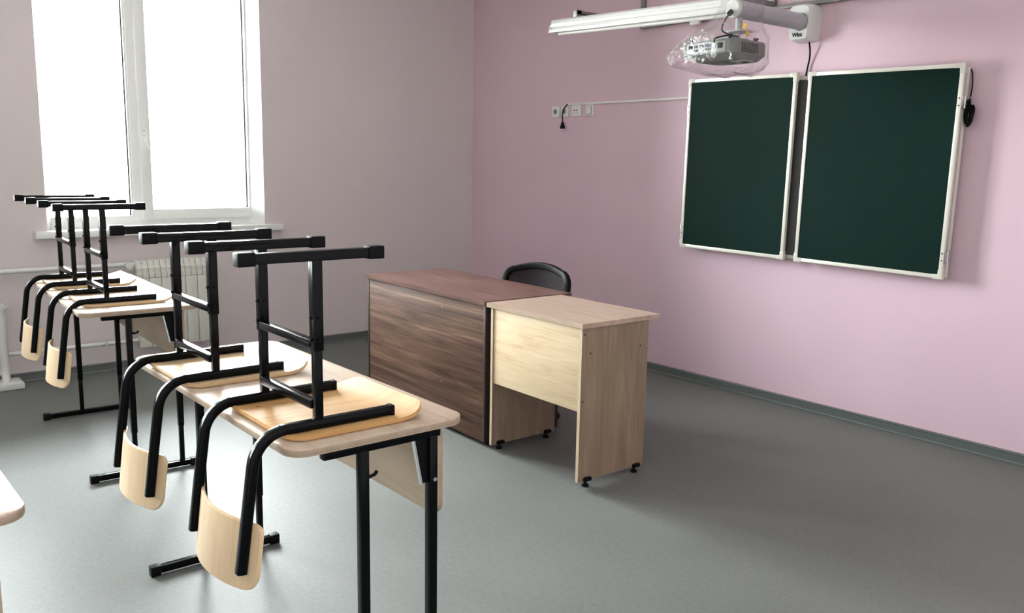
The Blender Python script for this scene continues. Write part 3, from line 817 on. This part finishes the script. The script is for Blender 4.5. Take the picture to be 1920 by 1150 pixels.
for x in (1.925, 2.950, 3.70, 4.70):
    a_ = MB().box((x-.0165, -.640, 2.362), (x+.0165, -.0, 2.368)).box((x-.0165, -.640, 2.362), (x-.0135, 0, 2.385)).box((x+.0135, -.640, 2.362), (x+.0165, 0, 2.385))
    arm = a_.build('arm', 'grey_steel', br)
    MB().box((x-.0165, -.645, 2.345), (x+.0165, -.600, 2.388), .002).build('end_hook', 'grey_steel', arm)
    MB().box((x-.0165, -.024, 2.34), (x+.0165, -.0, CEIL-.001), .002).build('wall_channel', 'grey_steel', br)
MB().box((1.925, -.034, 2.338), (4.70, -.004, 2.360), .004).build('wall_rail', 'grey_steel', br)
jb = tag(MB().box((2.365, -.060, 2.312), (2.440, -.034, 2.352), .006).build('junction_box', 'white'), 'small white junction box under the lamp rail left of the projector', 'box')

# ------------------------------------------------------------------ projector wall mount
pm = thing('projector_wall_mount', (3.19, 0, 2.235), 0, 'white and grey projector wall mount with round arm, marked Wizz', 'projector mount')
# base shell: rounded shield tapering to the front
t_ = bmesh.new(); rings = []
def shield(sx, sz, y, zoff=0):
    o_ = [(-.60, -1), (.60, -1), (.86, -.82), (1, .1), (1, .55), (.72, 1), (-.72, 1), (-1, .55), (-1, .1), (-.86, -.82)]
    P = smooth_path([(a*sx, y, b*sz+zoff) for a, b in o_]+[(o_[0][0]*sx, y, o_[0][1]*sz+zoff)], 4)[:-1]
    return P
for sx, sz, y in ((.080, .100, 0), (.081, .101, -.03), (.076, .098, -.075), (.068, .094, -.100), (.062, .088, -.108)):
    rings.append([t_.verts.new(p) for p in shield(sx, sz, y)])
k = len(rings[0])
for i in range(len(rings)-1):
    for j in range(k): t_.faces.new((rings[i][j], rings[i][(j+1) % k], rings[i+1][(j+1) % k], rings[i+1][j]))
t_.faces.new(rings[-1]); t_.faces.new(rings[0][::-1])
bmesh.ops.recalc_face_normals(t_, faces=t_.faces)
mb = MB(); mb._join(t_); shell = mb.build('wall_plate', 'mount_white', pm)
cu = bpy.data.curves.new('lettering', 'FONT'); cu.body = 'Wizz'; cu.size = .030; cu.extrude = .0006; cu.offset = .0011
cu.align_x = 'CENTER'; cu.align_y = 'CENTER'
tmp = bpy.data.objects.new('lettering_tmp', cu); COL.objects.link(tmp)
dg = bpy.context.evaluated_depsgraph_get(); dg.update()
me = bpy.data.meshes.new_from_object(tmp.evaluated_get(dg)); bpy.data.objects.remove(tmp)
me.materials.clear(); me.materials.append(M['dark'])
lt = bpy.data.objects.new('lettering', me); COL.objects.link(lt); lt.parent = shell
lt.rotation_euler = (PI/2, 0, 0); lt.location = (-.004, -.1088, -.066)
# round arm towards the room
MB().cyl((.010, -.085, .004), (.010, -.105, .004), .052, n=36, bev=.004).cyl((.010, -.10, .004), (.010, -.700, .004), .045, n=40, bev=.004).build('arm', 'mount', pm)
MB().cyl((.010, -.104, .004), (.010, -.108, .004), .0475, n=36).build('arm_collar', 'dark', pm)
ah = MB().cyl((.010, -.698, .004), (.010, -.728, .004), .0465, n=36, bev=.006).build('arm_cap', 'mount_white', pm)
MB().cyl((.010, -.665, -.030), (.010, -.665, -.100), .018).box((-.045, -.720, -.112), (.065, -.610, -.104), .002).cyl((.010, -.665, -.122), (.010, -.665, -.100), .011).build('hanger', 'mount', pm)

# ------------------------------------------------------------------ projector hung under the arm
pj = thing('projector', (3.105, -.655, 1.985), 0, 'grey short projector in a clear bag hanging under the round arm', 'projector')
t_ = bmesh.new(); rings = []
def body_ring(hx, hy, r, z, cx=0, cy=0): return [t_.verts.new((x+cx, y+cy, z)) for x, y in rrect(hx, hy, r, 6)]
for hx, hy, r, z, cx, cy in ((.120, .085, .05, -.010, .03, .01), (.140, .105, .05, -.006, .02, .01), (.172, .145, .045, .018, 0, 0), (.176, .150, .045, .024, 0, 0), (.176, .150, .045, .080, 0, 0), (.170, .144, .045, .093, 0, 0), (.150, .125, .04, .098, 0, 0)):
    rings.append(body_ring(hx, hy, r, z, cx, cy))
k = len(rings[0])
for i in range(len(rings)-1):
    for j in range(k): t_.faces.new((rings[i][j], rings[i][(j+1) % k], rings[i+1][(j+1) % k], rings[i+1][j]))
t_.faces.new(rings[-1]); t_.faces.new(rings[0][::-1])
bmesh.ops.recalc_face_normals(t_, faces=t_.faces)
mb = MB(); mb._join(t_); bd = mb.build('projector_body', 'proj', pj, sharp=28)
cp = MB().box((-.125, -.1530, .030), (.125, -.148, .084), .004).build('connector_panel', 'proj_l', pj)
for x, z, w_, h_, m_ in ((-.10, .064, .014, .010, 'dark'), (-.065, .066, .014, .007, 'blue'), (-.065, .046, .014, .007, 'blue'), (-.028, .066, .012, .006, 'dark'), (-.03, .045, .010, .008, 'steel'),
                         (.002, .048, .004, .004, 'dark'), (.018, .048, .004, .004, 'dark'), (.034, .048, .006, .004, 'dark'), (.012, .068, .018, .007, 'blue'), (.052, .066, .010, .010, 'steel'), (.092, .062, .016, .014, 'dark')):
    MB().box((x-w_, -.1545, z-h_), (x+w_, -.152, z+h_), .0015).build('port', m_, cp)
gr = MB().box((.1755, -.095, .026), (.1775, .060, .082), .001).build('vent_grille', 'proj_l', pj)
g = MB()
for i in range(9):
    for j in range(7): g.box((.1772, -.090+i*.0168, .0285+j*.0076), (.1792, -.090+i*.0168+.0118, .0285+j*.0076+.0056))
g.build('vent_slots', 'dark', gr)
MB().box((.085, -.055, -.014), (.160, .050, .012), .008).build('receiver_surround', 'proj_l', pj)
MB().box((.125, -.022, -.018), (.155, .014, -.004), .002).build('receiver_window', 'dark', pj)
for x, y in ((-.135, -.11), (.125, -.115), (.12, .11), (-.13, .11)):
    MB().cyl((x, y, .092), (x, y, .112), .010, n=14).cyl((x, y, .110), (x, y, .118), .014, n=14).build('foot', 'dark', pj)
MB().box((.0, -.10, .096), (.14, .02, .106), .003).cyl((.095, -.045, .10), (.095, -.045, .125), .03).build('mount_plate', 'mount', pj)
MB().cyl((-.06, .145, .05), (-.06, .165, .05), .035, n=28).build('lens_ring', 'dark', pj)
tag(MB().sweep(smooth_path([(3.198, -.738, 2.214), (3.190, -.758, 2.190), (3.178, -.772, 2.150), (3.190, -.785, 2.120), (3.225, -.765, 2.100), (3.262, -.745, 2.088), (3.235, -.790, 2.094), (3.18, -.825, 2.082), (3.165, -.818, 2.062)], 8), circ(.0042, 8), ref=(.3, .3, 1)).cyl((3.199, -.731, 2.224), (3.195, -.748, 2.207), .013).build('power_cable', 'dark'),
    'black cable curling from the arm tip down to the projector', 'cable')
tag(MB().box((3.226, -.670, 2.135), (3.250, -.667, 2.166), .0, rot=Matrix.Rotation(.5, 3, 'Y')).box((3.246, -.668, 2.098), (3.268, -.665, 2.132), .0, rot=Matrix.Rotation(-.3, 3, 'Y')).build('tag_label', 'yellow'), 'small yellow paper tag inside the clear bag above the projector', 'tag')

# clear bag: tied round the arm and hanging round the projector
def bag():
    t_ = bmesh.new()
    rnd = random.Random(11)
    lv = [  # z, cx, cy, hx, hy
        (2.292, 3.200, -.640, .050, .140), (2.245, 3.200, -.640, .060, .150), (2.190, 3.190, -.650, .060, .165), (2.14, 3.165, -.650, .110, .185),
        (2.105, 3.130, -.655, .175, .200), (2.060, 3.105, -.655, .205, .195), (2.010, 3.095, -.655, .222, .190), (1.970, 3.105, -.655, .215, .185), (1.935, 3.13, -.650, .165, .155), (1.912, 3.14, -.650, .100, .11)]
    n = 56; rings = []
    ph = [rnd.uniform(0, 6.28) for _ in range(8)]
    for li, (z, cx, cy, hx, hy) in enumerate(lv):
        row = []
        for i in range(n):
            a = 2*PI*i/n
            ca, sa = math.cos(a), math.sin(a)
            e = .62
            x = math.copysign(abs(ca)**e, ca); y = math.copysign(abs(sa)**e, sa)
            wv = 1+.035*math.sin(7*a+ph[0]+li*.5)+.03*math.sin(13*a+ph[1]-li*.8)+.02*math.sin(23*a+ph[2]+li)
            if 4 <= li <= 7 : wv = max(wv, .985)
            xx = cx+hx*x*wv; yy = cy+hy*y*wv; zz = z+.006*math.sin(5*a+ph[3]+li)+.004*rnd.uniform(-1, 1)
            # the pulled corner at the lower left, towards the room
            if 5 <= li <= 8 and ca < -.3 and sa < -.3:
                pull = (1-abs(li-6.5)/2.0)*.085
                xx -= pull*.75; yy -= pull*.5
            row.append(t_.verts.new((xx, yy, zz)))
        rings.append(row)
    for i in range(len(rings)-1):
        for j in range(n): t_.faces.new((rings[i][j], rings[i][(j+1) % n], rings[i+1][(j+1) % n], rings[i+1][j]))
    t_.faces.new(rings[-1][::-1])
    bmesh.ops.subdivide_edges(t_, edges=t_.edges[:], cuts=1, use_grid_fill=True, smooth=.4)
    bmesh.ops.recalc_face_normals(t_, faces=t_.faces)
    mb = MB(); mb._join(t_)
    return mb.build('plastic_bag', 'film', sharp=70)
tag(bag(), 'clear crinkled plastic bag pulled over the projector and the arm tip', 'bag')
